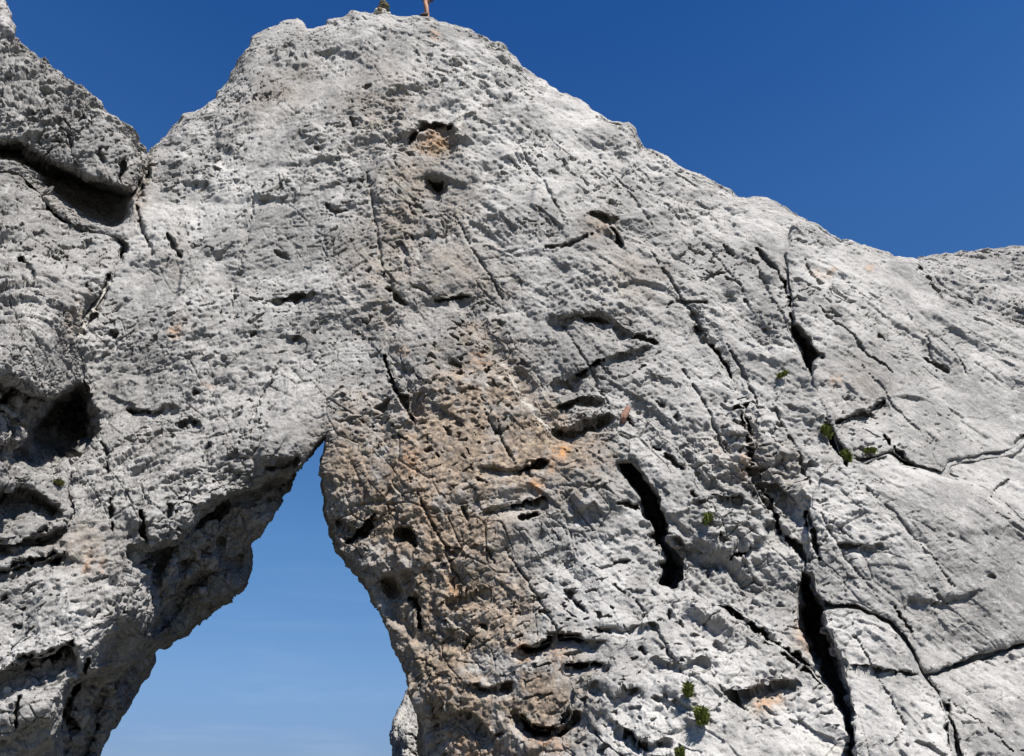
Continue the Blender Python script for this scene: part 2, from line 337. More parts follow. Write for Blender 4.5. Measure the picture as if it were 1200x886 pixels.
# cracks: polyline, half width (px), depth (m)
CRACKS = [
 ([(760,290),(800,350),(830,400)], 1.28, 0.09), ([(880,300),(905,350),(930,395)], 1.20, 0.08), ([(800,430),(830,480),(850,530)], 1.28, 0.09), ([(905,470),(930,520),(950,570)], 1.28, 0.09), ([(660,380),(690,430),(715,480)], 1.20, 0.08),
 ([(560,470),(590,520),(612,560)], 1.20, 0.08), ([(480,560),(520,640),(545,700)], 1.28, 0.09), ([(590,640),(630,700),(655,740)], 1.04, 0.07), ([(530,250),(560,300),(590,350)], 1.12, 0.08), ([(430,200),(440,260),(450,330)], 1.28, 0.09),
 ([(700,180),(740,230),(770,270)], 1.12, 0.07), ([(600,160),(640,220),(660,260)], 1.04, 0.07), ([(780,240),(830,290),(870,340)], 1.12, 0.07), ([(850,400),(872,440),(890,480)], 1.28, 0.09), ([(740,700),(770,740),(800,790)], 1.04, 0.07),
 ([(960,600),(990,650),(1030,700)], 0.96, 0.05), ([(1010,430),(1060,490),(1090,520)], 0.96, 0.05), ([(1000,740),(1030,790),(1060,850)], 0.88, 0.05), ([(1110,820),(1150,850),(1190,886)], 0.96, 0.05), ([(1040,340),(1080,390),(1100,440)], 0.96, 0.06),
 ([(300,220),(285,300),(270,360)], 1.04, 0.07), ([(330,420),(300,480),(280,520)], 1.12, 0.07),
 ([(861,478),(871,481),(876,508),(880,548),(886,563),(906,588),(917,622)], 3.0, .40),
 ([(920,625),(935,640),(945,662)], 3.0, .35),([(945,600),(952,630),(961,655)], 3.0, .35),
 ([(921,325),(924,350),(930,380)], 2.0, .3),([(829,402),(840,416),(858,447)], 2.2, .35),
 ([(827,711),(854,717),(879,732),(913,756),(943,777),(970,806)], 3.2, .4),([(861,810),(868,822),(876,831)], 3.5, .3),
 ([(830,674),(836,664),(842,668)], 3.5, .3),([(854,657),(866,649),(878,642)], 2.2, .25),([(785,712),(785,724)], 3.0, .2),
 ([(730,853),(742,866),(760,879)], 2.0, .22),([(748,757),(756,764)], 3.5, .2),([(607,759),(620,763),(632,760),(644,752),(657,746)], 2.8, .35),
 ([(640,746),(665,748),(686,750)], 2.4, .35),([(664,781),(685,778),(708,779)], 2.0, .3),([(698,735),(706,742),(716,746)], 2.2, .25),
 ([(610,837),(620,850),(632,858),(647,857),(658,850),(669,836)], 3.4, .42),([(628,718),(644,718)], 2.0, .22),
 ([(608,552),(622,548),(640,541)], 2.8, .3),([(598,594),(615,590),(640,582)], 2.2, .26),([(606,607),(618,604),(632,598)], 3.2, .32),
 ([(722,592),(750,594)], 2.0, .25),([(450,415),(456,435),(465,458),(476,476),(486,497)], 2.6, .32),([(452,338),(464,348),(476,356)], 1.8, .2),
 ([(508,350),(530,349),(550,347)], 1.6, .2),([(690,248),(700,254),(712,262),(722,276),(729,290)], 2.6, .32),([(712,262),(724,258)], 2.0, .22),
 ([(640,288),(660,289),(680,280),(695,274)], 1.4, .15),([(675,442),(692,430),(712,420)], 2.0, .25),([(652,482),(665,474),(680,467)], 2.0, .22),
 ([(480,165),(492,153),(512,147),(531,148)], 3.0, .35),([(383,238),(390,248),(396,250),(408,244)], 3.2, .3),([(368,168),(373,176)], 3.0, .25),
 ([(446,37),(452,34)], 3.0, .25),([(427,102),(435,100)], 2.5, .22),([(409,135),(412,142)], 2.5, .22),([(480,240),(486,252)], 1.5, .15),
 ([(404,636),(418,627),(432,616),(439,603)], 2.8, .35),([(395,610),(404,618)], 2.0, .2),([(476,700),(488,715),(492,740)], 2.0, .25),
 ([(980,496),(1000,489),(1018,484),(1038,471)], 2.0, .22),([(1030,392),(1036,399)], 3.0, .2),([(1083,419),(1098,428),(1114,436)], 1.8, .15),
 ([(1079,310),(1090,328),(1103,341),(1125,352)], 2.5, .3),([(1136,346),(1146,346),(1156,336)], 2.5, .25),([(1152,368),(1160,374)], 2.0, .2),
 ([(972,500),(985,530),(993,545)], 2.2, .3),([(965,490),(978,515),(986,530)], 1.6, .25),([(980,639),(1009,642)], 1.8, .15),
 ([(994,779),(1017,779),(1048,787),(1076,790)], 1.4, .14),([(1004,541),(1039,534)], 1.8, .2),([(1161,583),(1170,570),(1182,562)], 1.3, .1),
 ([(1150,534),(1152,520)], 1.0, .06),([(1155,680),(1166,676)], 3.0, .1),([(1190,520),(1200,510)], 2.0, .2),
 ([(1035,511),(1046,524),(1057,541),(1076,549)], 2.2, .25),([(1098,810),(1106,832),(1114,850),(1120,880)], 2.8, .3),
 ([(1048,709),(1058,725),(1070,744)], 1.5, .12),([(1100,395),(1120,410),(1135,440)], 1.0, .07),([(960,360),(990,385),(1020,420),(1050,440)], 1.2, .1),
 ([(1000,560),(1050,600),(1090,650),(1120,690)], .9, .05),([(1090,690),(1108,706)], 2.0, .08),([(940,300),(960,330),(975,352)], 1.0, .08),
 ([(22,300),(32,312),(40,326)], 3.5, .3),([(100,330),(110,342)], 2.5, .2),([(128,322),(118,350),(98,385),(84,404)], 3.0, .22),
 ([(160,240),(165,262),(175,285),(180,300)], 2.2, .18),([(195,275),(204,290),(212,302)], 2.8, .25),([(60,300),(72,306)], 2.2, .2),
 ([(172,184),(170,205),(160,235)], 3.0, .3),([(130,386),(136,398)], 4.0, .25),([(195,392),(205,394)], 3.0, .2),([(232,455),(228,462)], 3.0, .25),
 ([(215,492),(232,494)], 3.0, .25),([(150,482),(176,482)], 2.2, .2),([(240,530),(246,520),(238,540)], 2.0, .2),([(330,350),(348,348),(360,344)], 3.2, .28),
 ([(295,395),(302,390)], 2.5, .22),([(345,398),(350,392)], 2.0, .2),([(322,296),(340,302)], 2.2, .2),([(290,466),(294,472)], 2.5, .2),
 ([(122,520),(128,560)], 1.6, .2),([(128,580),(130,620)], 2.0, .22),([(165,600),(172,640),(175,690)], 3.0, .3),([(200,590),(196,610)], 3.5, .3),
 ([(0,790),(30,776),(75,762),(85,755)], 4.0, .3),([(80,885),(84,840),(90,800)], 4.5, .35),([(20,850),(24,820)], 2.5, .22),([(105,770),(98,800)], 3.0, .3),
 ([(0,668),(20,662),(52,656),(75,648)], 3.5, .3),([(10,640),(40,630),(60,615)], 3.0, .25),([(350,536),(330,545),(310,552)], 4.0, .25),
 ([(0,175),(14,172),(28,170)], 3.0, .25),([(30,170),(45,185),(62,195)], 3.0, .3),([(46,110),(58,118)], 3.0, .22),([(90,140),(100,138)], 3.5, .22),
 ([(135,170),(140,166)], 3.0, .2),([(145,185),(143,215)], 2.5, .25),([(80,160),(84,175)], 2.5, .25),([(118,175),(122,190)], 3.0, .25),([(28,128),(38,130)], 2.5, .2),
 ([(885,290),(900,310),(922,330)], 1.8, .2),([(845,285),(862,300)], 1.8, .2),([(820,330),(850,318)], 1.4, .12),([(780,360),(800,352),(830,355)], 1.6, .15),
 ([(740,395),(760,398),(772,402)], 2.4, .25),([(740,440),(760,425)], 1.6, .18),([(872,350),(880,362)], 2.0, .2),([(770,470),(778,476)], 2.5, .2),
 ([(790,488),(798,492)], 3.0, .2),([(735,486),(745,500)], 2.2, .22),([(765,520),(790,540),(800,548)], 2.5, .22),([(810,575),(816,585)], 2.5, .25),([(836,580),(870,580)], 1.6, .18),
 ([(840,625),(848,640)], 2.2, .22),([(790,630),(805,645)], 2.2, .25),([(660,690),(674,705),(690,720)], 1.4, .14),([(720,660),(742,656)], 2.2, .18),([(655,690),(640,675)], 1.2, .1),
 ([(570,640),(578,660)], 1.8, .18),([(545,700),(556,690)], 2.0, .2),([(560,560),(572,566)], 2.0, .2),([(540,590),(548,610)], 2.2, .22),([(520,500),(528,512)], 2.0, .2),
 ([(497,530),(505,528)], 2.2, .2),([(560,730),(570,735)], 2.0, .2),([(555,800),(575,812)], 2.4, .22),([(540,760),(550,745)], 2.0, .2),([(585,810),(600,800)], 2.0, .2),
 ([(505,828),(515,840)], 2.0, .2),([(575,865),(590,860)], 2.4, .24),
]
G2 = 2
hu = np.arange(U0, U1 + 1, G2, dtype=np.float32); hv = np.arange(V0, V1 + 1, G2, dtype=np.float32)
HU, HV = np.meshgrid(hu, hv, indexing='ij')
_w = np.stack([HU.ravel() / 26, HV.ravel() / 26, np.zeros(HU.size)], -1)
WX = (perlin(_w, 1, 301) * 4 + perlin(_w, 2.7, 302) * 3.5 + perlin(_w, 6, 305) * 2.5).reshape(HU.shape)     # wobble, so traced lines break up
WY = (perlin(_w, 1, 303) * 4 + perlin(_w, 2.7, 304) * 3.5 + perlin(_w, 6, 306) * 2.5).reshape(HU.shape)
WW = np.clip(1 + 1.5 * perlin(_w, 1.9, 307) + .8 * perlin(_w, 4.5, 308), .12, 2.3).reshape(HU.shape)
crackmap = np.zeros(HU.shape, np.float32)
def window(pts, m):
    a = np.array(pts); lo = a.min(0) - m; hi = a.max(0) + m
    i0, i1 = np.clip(((np.array([lo[0], hi[0]]) - U0) / G2).astype(int), 0, len(hu) - 1)
    j0, j1 = np.clip(((np.array([lo[1], hi[1]]) - V0) / G2).astype(int), 0, len(hv) - 1)
    return slice(i0, i1 + 1), slice(j0, j1 + 1)
for pts, hw, dep in CRACKS:
    if math.dist(pts[0], pts[-1]) < 26: hw, dep = hw * .75, dep * .55
    s = window(pts, 24)
    u = HU[s] + WX[s] * .7; v = HV[s] + WY[s] * .7
    m = np.zeros(u.shape, np.float32)
    n = len(pts) - 1
    for i in range(n):
        d, t = seg_dist(u, v, pts[i], pts[i + 1])
        g = (i + t) / n
        w = 1.2 * hw * (0.15 + 1.05 * np.sqrt(np.clip(4 * g * (1 - g), 0, 1))) * WW[s]
        m = np.maximum(m, dep * (1 - smooth(0.3, 1.3, d / w)))
    crackmap[s] = np.maximum(crackmap[s], m)
RX = (perlin(_w, 5, 311) * 4 + perlin(_w, 2.2, 313) * 3).reshape(HU.shape); RY = (perlin(_w, 5, 312) * 4 + perlin(_w, 2.2, 314) * 3).reshape(HU.shape)
holemap = np.zeros(HU.shape, np.float32)
for poly, dep, soft in HOLES:
    if dep <= 0: continue
    s = window(poly, 30)
    d = poly_sd(poly, HU[s] + WX[s] * .7 + RX[s], HV[s] + WY[s] * .7 + RY[s])
    holemap[s] = np.maximum(holemap[s], dep * smooth(-soft * .7, soft * .8, d))
hole4 = holemap[::2, ::2][:len(gu), :len(gv)]

# overhanging steps: lip polyline, depth (m), how far the rock takes to come forward again (px); the recess lies to the
# right-hand side when walking along the polyline with v downwards, i.e. below a lip drawn from left to right
STEPS = [
 ([(-60,432),(0,446),(30,458),(62,468),(94,450)], .9, 95), ([(-60,560),(0,572),(34,577),(62,588),(78,602)], .55, 42), ([(-60,640),(10,640),(40,632),(72,616)], .45, 30),
 ([(-60,672),(20,664),(56,656),(80,646)], .35, 25), 
 ([(-40,800),(0,790),(30,776),(62,766),(86,753)], .45, 50),
 ([(150,640),(180,642),(206,636),(236,604),(262,586),(300,574),(346,540)], .55, 55), ([(176,712),(190,690),(214,655),(246,636),(285,612)], .32, 50), ([(60,860),(74,830),(96,798),(130,786),(166,768)], .5, 60),
 ([(232,684),(258,664),(286,650)], .22, 26), ([(290,606),(312,585),(335,560)], .25, 26),
 ([(462,176),(488,153),(512,148),(536,150)], .38, 40), ([(372,170),(400,132),(428,118),(462,116),(500,100)], .2, 40), ([(405,140),(440,150),(476,130)], .18, 30), ([(496,206),(512,205),(526,211)], .3, 18),
 ([(376,238),(392,244),(412,238)], .25, 22), ([(318,352),(345,350),(372,340)], .25, 26), ([(290,402),(330,392),(360,396)], .18, 30), ([(150,482),(180,482),(205,470)], .22, 24), ([(206,494),(236,494)], .22, 20),
 ([(640,374),(676,368),(720,379),(745,395)], .40, 32), ([(640,450),(675,441),(712,419),(775,402)], .28, 28), ([(648,482),(680,467),(712,470)], .35, 22), ([(640,500),(664,508),(690,504),(720,486)], .38, 26),
 ([(560,545),(600,552),(642,540)], .3, 26), ([(560,600),(600,593),(642,582)], .3, 24), ([(596,762),(632,758),(660,746),(716,752)], .34, 26), ([(600,832),(628,856),(655,856),(676,832)], .4, 26), ([(655,782),(690,777),(716,782)], .25, 22),
 ([(480,330),(520,350),(556,346)], .2, 26), ([(560,282),(600,300),(640,290),(690,278)], .2, 28), ([(686,246),(708,262),(740,300)], .28, 30),
 ([(884,520),(856,446),(830,404),(806,378),(772,330)], .34, 40), ([(905,430),(870,372),(815,320),(752,285),(690,250)], .26, 42), ([(660,515),(632,488),(600,440),(556,392),(520,330)], .26, 46),
 ([(492,502),(470,450),(452,410),(446,350)], .3, 36), ([(926,600),(905,588),(884,560),(872,480)], .35, 30), ([(790,520),(762,490),(735,480)], .3, 28), ([(850,300),(800,262),(745,215)], .2, 40), ([(690,700),(640,650),(610,610)], .18, 40),
 ([(830,575),(812,555),(796,520)], .28, 26), ([(742,450),(766,440),(800,450)], .2, 24), ([(786,640),(812,648),(850,640),(880,642)], .28, 22), ([(800,596),(836,580),(872,582)], .22, 20), ([(825,708),(856,714),(890,740)], .3, 22),
 ([(700,735),(735,738),(770,728)], .2, 22), ([(720,850),(760,872),(790,866)], .22, 24), ([(838,806),(866,812),(905,800),(940,796)], .32, 32), ([(690,800),(720,812),(750,806)], .18, 26), ([(760,770),(800,780),(830,770)], .18, 26),
 ([(980,498),(1000,490),(1020,485),(1040,470)], .35, 30), ([(1140,470),(1080,440),(1030,400),(985,350),(950,330)], .14, 50), ([(1200,470),(1150,420),(1100,390)], .14, 40), ([(1120,700),(1080,640),(1030,590),(990,560)], .08, 60),
 ([(1060,700),(1100,706),(1150,690)], .12, 40), ([(990,640),(1012,642),(1040,636)], .15, 24), ([(994,779),(1017,780),(1048,788),(1078,791)], .16, 24), ([(1060,880),(1040,830),(1030,800)], .1, 30), ([(1180,860),(1150,830),(1130,812)], .12, 30),
 ([(395,605),(418,626),(440,604)], .3, 26), ([(440,676),(458,682),(470,700)], .3, 26), ([(462,622),(480,620),(496,640)], .3, 24), ([(520,704),(548,700),(572,690)], .2, 26), ([(500,840),(540,830),(580,866)], .22, 30), ([(545,800),(575,808),(600,800)], .22, 24),
]
STEP_GAIN = .75
stepmap = np.zeros(HU.shape, np.float32)
for pts, dep, run in STEPS:
    if pts[0][0] > 370 and run < 60: run = run * .7; dep = dep * .9
    if pts[0][0] > 170 and max(p[1] for p in pts) < 320: dep = dep * .5
    if pts[0][0] < 170: dep = dep * 1.3
    s = window(pts, run + 14)
    u = HU[s] + WX[s] * .8; v = HV[s] + WY[s] * .8
    best = np.full(u.shape, 1e9, np.float32); sg = np.zeros(u.shape, np.float32); gg = np.zeros(u.shape, np.float32)
    for i in range(len(pts) - 1):
        (ax, ay), (bx, by) = pts[i], pts[i + 1]
        d, t = seg_dist(u, v, pts[i], pts[i + 1])
        cr = (bx - ax) * (v - ay) - (by - ay) * (u - ax)
        m = d < best
        best[m] = d[m]; sg[m] = np.sign(cr[m]); gg[m] = ((i + t) / (len(pts) - 1))[m]
    dd = best * sg
    # a bulge over the lip, a hollow beneath it
    amt = (smooth(-2.5, 2.5, dd) * (1 - smooth(0, run, dd)) - .2 * (1 - smooth(0, run * .6, -dd)) * (dd < 0)) * dep
    amt = np.where((dd > -2.5) & (dd < 2.5), (smooth(-2.5, 2.5, dd) * 1.2 - .2) * dep, amt)
    amt = amt * smooth(0, .12, gg) * smooth(0, .12, 1 - gg) * np.clip(.55 + .45 * WW[s], .4, 1.3)
    stepmap[s] += amt * STEP_GAIN
stepmap = np.clip(stepmap, -.8, 1.4)
step4 = stepmap[::2, ::2][:len(gu), :len(gv)]

def sample(m, u, v):
    x = np.clip((u - U0) / G2, 0, m.shape[0] - 1.001); y = np.clip((v - V0) / G2, 0, m.shape[1] - 1.001)
    i = x.astype(int); j = y.astype(int); fx = (x - i).astype(np.float32); fy = (y - j).astype(np.float32)
    return (m[i, j] * (1 - fx) + m[i + 1, j] * fx) * (1 - fy) + (m[i, j + 1] * (1 - fx) + m[i + 1, j + 1] * fx) * fy

# roughness of the rock by place, and its mineral colours, with shade painted under overhangs
ROUGH = np.array([(30,100,1.25),(100,170,1.3),(30,320,1.25),(40,450,1.35),(40,600,1.45),(100,600,1.2),(60,740,1.1),(150,720,1.2),(220,640,1.35),(300,580,1.2),
 (200,300,.85),(230,220,.8),(180,420,.95),(300,400,.95),(300,150,.85),(420,60,.85),(440,160,1.15),(520,160,1.1),(600,150,.8),(700,220,.75),(800,260,.75),(620,280,.85),
 (420,330,.75),(520,400,.95),(640,400,.95),(520,560,1.1),(520,700,1.05),(540,830,1.05),(660,660,.75),(720,460,1.1),(820,460,1.0),(880,540,1.1),(840,680,1.25),(900,660,1.2),
 (760,800,.85),(880,820,.9),(800,340,.8),(1000,320,.55),(1000,420,.55),(1100,400,.5),(1100,480,.42),(1080,600,.38),(1160,640,.42),(1020,640,.5),(1100,720,.5),(1030,800,.5),
 (1150,850,.45),(-100,500,1.2),(1300,600,.4),(600,1150,.9)], float)
roughmap = np.clip(tps(ROUGH[:, :2], ROUGH[:, 2], .01)(GU, GV), .2, 1.5).astype(np.float32)
roughmap = np.repeat(np.repeat(roughmap, 2, 0), 2, 1)[:len(hu), :len(hv)]

def blob(u, v, cu, cv, ru, rv, rot=0):
    c, s = math.cos(R(rot)), math.sin(R(rot))
    x = (u - cu) * c + (v - cv) * s; y = -(u - cu) * s + (v - cv) * c
    return np.clip(1.25 - np.hypot(x / ru, y / rv), 0, 1)

tan_poly = [(420,470),(470,500),(520,420),(560,380),(620,450),(700,520),(700,560),(600,600),(590,640),(630,700),(620,745),(670,760),(676,830),(640,890),(620,1300),(480,1300),(470,760),(440,680),(395,630),(378,560),(390,500)]
tanmap = smooth(-45, 40, poly_sd(tan_poly, HU + WX * 4, HV + WY * 4)).astype(np.float32) * .95
for cu, cv, ru, rv, rot, a in [(510,170,40,22,-10,.9),(640,790,36,50,0,.9),(530,250,40,60,0,.35),(450,130,60,60,0,.4),(705,265,25,18,30,.7),(850,530,30,40,0,.4),(945,740,20,40,0,.6),
        (165,220,14,45,10,.55),(210,290,10,40,0,.3),(330,110,60,30,-30,.35),(100,640,50,40,0,.4),(90,370,14,40,25,.5),(560,330,50,40,0,.35),(740,320,50,50,0,.3),(520,850,60,90,0,.3),
        (920,560,25,40,0,.5),(885,530,15,40,0,.6),(900,820,28,20,-20,.7),(1000,450,50,30,0,.25),(210,380,20,20,0,.35),(180,520,25,15,0,.3),(80,225,50,30,30,.5),(430,560,40,70,0,.3),(470,260,50,70,0,.5),(455,320,60,80,0,.45),(530,310,60,60,0,.4),(480,210,50,50,0,.5)]:  # the tan blob under the boulder browns its painted shade
    tanmap = np.maximum(tanmap, a * blob(HU + WX * 2, HV + WY * 2, cu, cv, ru, rv, rot))
stainmap = np.zeros(HU.shape, np.float32)
for cu, cv, ru, rv, rot, a in [(512,162,22,14,-15,.55),(660,527,12,15,30,1.0),(630,570,9,16,-25,.75),(645,545,8,10,0,.5),(612,765,12,12,0,.7),(655,765,10,22,0,.5),(640,870,22,18,0,.55),
        (205,388,9,9,0,.6),(245,452,12,4,30,.4),(102,660,5,18,10,.6),(120,660,4,14,0,.4),(895,822,12,10,0,.8),(912,815,8,8,0,.6),(960,318,12,8,20,.35),(975,318,7,5,0,.4),(1020,314,9,4,0,.6),(1022,322,3,8,0,.35),
        (980,448,10,8,0,.4),(470,410,10,8,0,.5),(565,420,16,10,30,.5),(480,540,14,30,0,.35),(530,690,6,18,-15,.6),(500,600,14,20,0,.25),(508,40,6,6,0,.6),(870,545,8,18,0,.5),(540,880,30,20,0,.35),(945,745,14,22,0,.4)]:
    s = window([(cu - ru * 3, cv - rv * 3), (cu + ru * 3, cv + rv * 3)], 10)
    stainmap[s] = np.maximum(stainmap[s], a * blob(HU[s] + WX[s], HV[s] + WY[s], cu, cv, ru, rv, rot))
LICHEN_SHADE = np.array([(30,100,1.0),(120,170,.9),(80,130,1.0),(60,215,1.0),(110,245,1.0),(30,320,.6),(90,330,.7),(30,470,.95),(60,600,.9),(20,640,.8),(60,740,.25),(150,650,.35),(210,660,1.0),(290,600,.95),(240,690,1.0),(150,810,.95),(100,850,.8),  # weathering and lichen, plus shade painted under the boulder and left leg
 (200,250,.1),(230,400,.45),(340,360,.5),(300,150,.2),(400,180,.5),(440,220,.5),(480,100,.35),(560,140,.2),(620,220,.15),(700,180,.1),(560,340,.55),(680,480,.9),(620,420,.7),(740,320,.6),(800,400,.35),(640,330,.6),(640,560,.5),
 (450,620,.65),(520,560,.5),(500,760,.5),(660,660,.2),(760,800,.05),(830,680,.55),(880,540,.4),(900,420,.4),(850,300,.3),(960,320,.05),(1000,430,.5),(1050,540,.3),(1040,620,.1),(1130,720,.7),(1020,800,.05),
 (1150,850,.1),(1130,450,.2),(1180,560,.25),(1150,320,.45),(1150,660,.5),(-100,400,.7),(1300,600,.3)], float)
lichen_shade_map = np.clip(tps(LICHEN_SHADE[:, :2], LICHEN_SHADE[:, 2], .01)(GU, GV), 0, 1).astype(np.float32)
lichen_shade_map = np.repeat(np.repeat(lichen_shade_map, 2, 0), 2, 1)[:len(hu), :len(hv)]
veinmap = np.zeros(HU.shape, np.float32)
for pts, hw in [([(588,424),(600,442),(608,460),(622,478),(638,495),(646,503)], 2.0), ([(128,330),(116,352),(100,376),(88,398)], 3.0), ([(540,135),(536,160)], 3.0), ([(590,440),(570,452)], 1.2)]:
    s = window(pts, 20)
    for i in range(len(pts) - 1):
        d, _ = seg_dist(HU[s] + WX[s] * .4, HV[s] + WY[s] * .4, pts[i], pts[i + 1])
        veinmap[s] = np.maximum(veinmap[s], (1 - smooth(.2, 1.4, d / (hw * WW[s]))) * .6)

# ------------------------------------------------------------------ rock material
def N(t, kind, **kw):
    n = t.nodes.new(kind)
    for k, v in kw.items():
        if k.startswith('_'): setattr(n, k[1:], v)
        else: n.inputs[k].default_value = v
    return n

def mixc(t, fac, a, b, blend='MIX'):
    n = t.nodes.new('ShaderNodeMix'); n.data_type = 'RGBA'; n.blend_type = blend
    for sock, val in ((n.inputs['Factor'], fac), (n.inputs[6], a), (n.inputs[7], b)):
        if isinstance(val, (int, float)): sock.default_value = val
        elif isinstance(val, tuple): sock.default_value = val + (1,) if len(val) == 3 else val
        else: t.links.new(val, sock)
    return n.outputs[2]

def ramp(t, src, p0, p1, v0=0.0, v1=1.0):
    n = t.nodes.new('ShaderNodeMapRange'); n.interpolation_type = 'SMOOTHSTEP'
    n.inputs['From Min'].default_value = p0; n.inputs['From Max'].default_value = p1
    n.inputs['To Min'].default_value = v0; n.inputs['To Max'].default_value = v1
    t.links.new(src, n.inputs['Value'])
    return n.outputs['Result']

def mul(t, a, b):
    n = t.nodes.new('ShaderNodeMath'); n.operation = 'MULTIPLY'
    for s, v in ((n.inputs[0], a), (n.inputs[1], b)):
        if isinstance(v, (int, float)): s.default_value = v
        else: t.links.new(v, s)
    return n.outputs[0]

def noise(t, coord, scale, detail=4, rough=.6):
    n = N(t, 'ShaderNodeTexNoise', Scale=scale, Detail=detail, Roughness=rough)
    t.links.new(coord, n.inputs['Vector'])
    return n.outputs['Fac']

def rock_material(name, light=(.36, .35, .332), dark=(.195, .19, .18)):
    m = bpy.data.materials.new(name); m.use_nodes = True
    t = m.node_tree; t.nodes.clear()
    out = t.nodes.new('ShaderNodeOutputMaterial')
    bs = N(t, 'ShaderNodeBsdfPrincipled', Roughness=.92)
    bs.inputs['Specular IOR Level'].default_value = .15
    t.links.new(bs.outputs[0], out.inputs[0])
    co = t.nodes.new('ShaderNodeTexCoord').outputs['Object']
    at = {k: N(t, 'ShaderNodeAttribute', _attribute_name=k).outputs['Fac'] for k in ('tan', 'stain', 'vein', 'lichen')}
    c = mixc(t, ramp(t, noise(t, co, .8, 8, .7), .40, .60), dark, light)
    c = mixc(t, ramp(t, noise(t, co, 4.5, 6, .7), .50, .72, 0, .6), c, (.41, .396, .366))
    lic_shade = at['lichen']
    c = mixc(t, mul(t, lic_shade, ramp(t, noise(t, co, .55, 6, .7), .25, .60, .25, .75)), c, (.15, .145, .137))      # old weathered skin, and shade painted on undersides
    c = mixc(t, mul(t, lic_shade, ramp(t, noise(t, co, 2.3, 8, .78), .48, .60, 0, .85)), c, (.125, .12, .115))      # grey lichen film, also darkens the undersides as shade
    c = mixc(t, mul(t, lic_shade, ramp(t, noise(t, co, 13, 6, .75), .52, .64, 0, .85)), c, (.075, .071, .067))
    c = mixc(t, ramp(t, noise(t, co, 24, 5, .75), .54, .68, 0, .5), c, (.14, .133, .12))
    c = mixc(t, ramp(t, noise(t, co, 48, 4, .7), .56, .70, 0, .55), c, (.085, .079, .072))                        # black lichen specks
    c = mixc(t, ramp(t, noise(t, co, 31, 4, .7), .56, .70, 0, .7), c, (.47, .455, .43))                         # fresh bright grains
    mp = t.nodes.new('ShaderNodeMapping'); mp.inputs['Scale'].default_value = (1, 1, .16)
    t.links.new(co, mp.inputs[0]); run = mp.outputs[0]                                    # runs of wash down the face
    c = mixc(t, ramp(t, noise(t, run, 3.4, 6, .65), .56, .70, 0, .5), c, (.13, .127, .12))
    c = mixc(t, ramp(t, noise(t, run, 5.1, 6, .65), .58, .70, 0, .45), c, (.42, .41, .39))
    tn = mul(t, mul(t, at['tan'], ramp(t, noise(t, run, 7.5, 8, .8), .29, .50)), ramp(t, noise(t, co, 1.9, 7, .75), .36, .54, .22, 1))
    c = mixc(t, tn, c, mixc(t, ramp(t, noise(t, co, 14, 4, .7), .4, .62), (.11, .083, .060), (.285, .222, .160)))
    st = mul(t, at['stain'], ramp(t, noise(t, co, 9, 6, .75), .40, .56))
    c = mixc(t, st, c, (.36, .19, .085))
    c = mixc(t, at['vein'], c, (.46, .44, .39))
    t.links.new(c, bs.inputs['Base Color'])
    h = N(t, 'ShaderNodeTexNoise', Scale=55, Detail=5, Roughness=.7)
    t.links.new(co, h.inputs['Vector'])
    bp = N(t, 'ShaderNodeBump', Strength=.6, Distance=.02)
    t.links.new(h.outputs['Fac'], bp.inputs['Height'])
    t.links.new(bp.outputs[0], bs.inputs['Normal'])
    return m

MAT_ROCK = rock_material('limestone')
MAT_RIDGE = rock_material('limestone grey', (.33, .321, .305), (.20, .195, .185))

# ------------------------------------------------------------------ carving a rock body
def smax(a, b, k):
    h = np.maximum(k - np.abs(a - b), 0) / k
    return np.maximum(a, b) + h * h * k * .25

def split_quads(q, nv):
    e = np.concatenate([q[:, [0, 1]], q[:, [1, 2]], q[:, [2, 3]], q[:, [3, 0]]])
    es = np.sort(e, 1)
    key = es[:, 0].astype(np.int64) * nv + es[:, 1]
    uk, inv = np.unique(key, return_inverse=True)
    ea = uk // nv; eb = uk % nv
    n = len(q)
    m = inv.reshape(4, n) + nv
    c = np.arange(n) + nv + len(uk)
    nq = np.concatenate([np.stack([q[:, i], m[i], c, m[(i + 3) % 4]], -1) for i in range(4)])
    return ea, eb, nq, n

def refine(V, q):
    ea, eb, nq, n = split_quads(q, len(V))
    return np.concatenate([V, (V[ea] + V[eb]) * .5, V[q].mean(1)]), nq

def normals(P, q):
    fn = np.cross(P[q[:, 2]] - P[q[:, 0]], P[q[:, 3]] - P[q[:, 1]])
    vn = np.zeros_like(P)
    for k in range(3):
        for i in range(4):
            vn[:, k] += np.bincount(q[:, i], fn[:, k], len(P))
    return vn / (np.linalg.norm(vn, axis=1, keepdims=True) + 1e-12)

def dip_frame(deg, yaw=0):
    """columns: along the ribs, into the face, across the ribs"""
    return np.array(Matrix.Rotation(R(yaw), 3, 'Z') @ Matrix.Rotation(R(deg), 3, 'Y'))
ROT = dip_frame(52, 15)            # ribs of the right half run down to the right
ROT_LEFT = dip_frame(-68, -10)     # left half: steep runnels leaning the other way
ROT_BED = dip_frame(-22, 0)        # bedding, rising to the right
def frame(sx, sy, sz, rot=ROT):
    return rot @ np.diag([1 / sx, 1 / sy, 1 / sz])

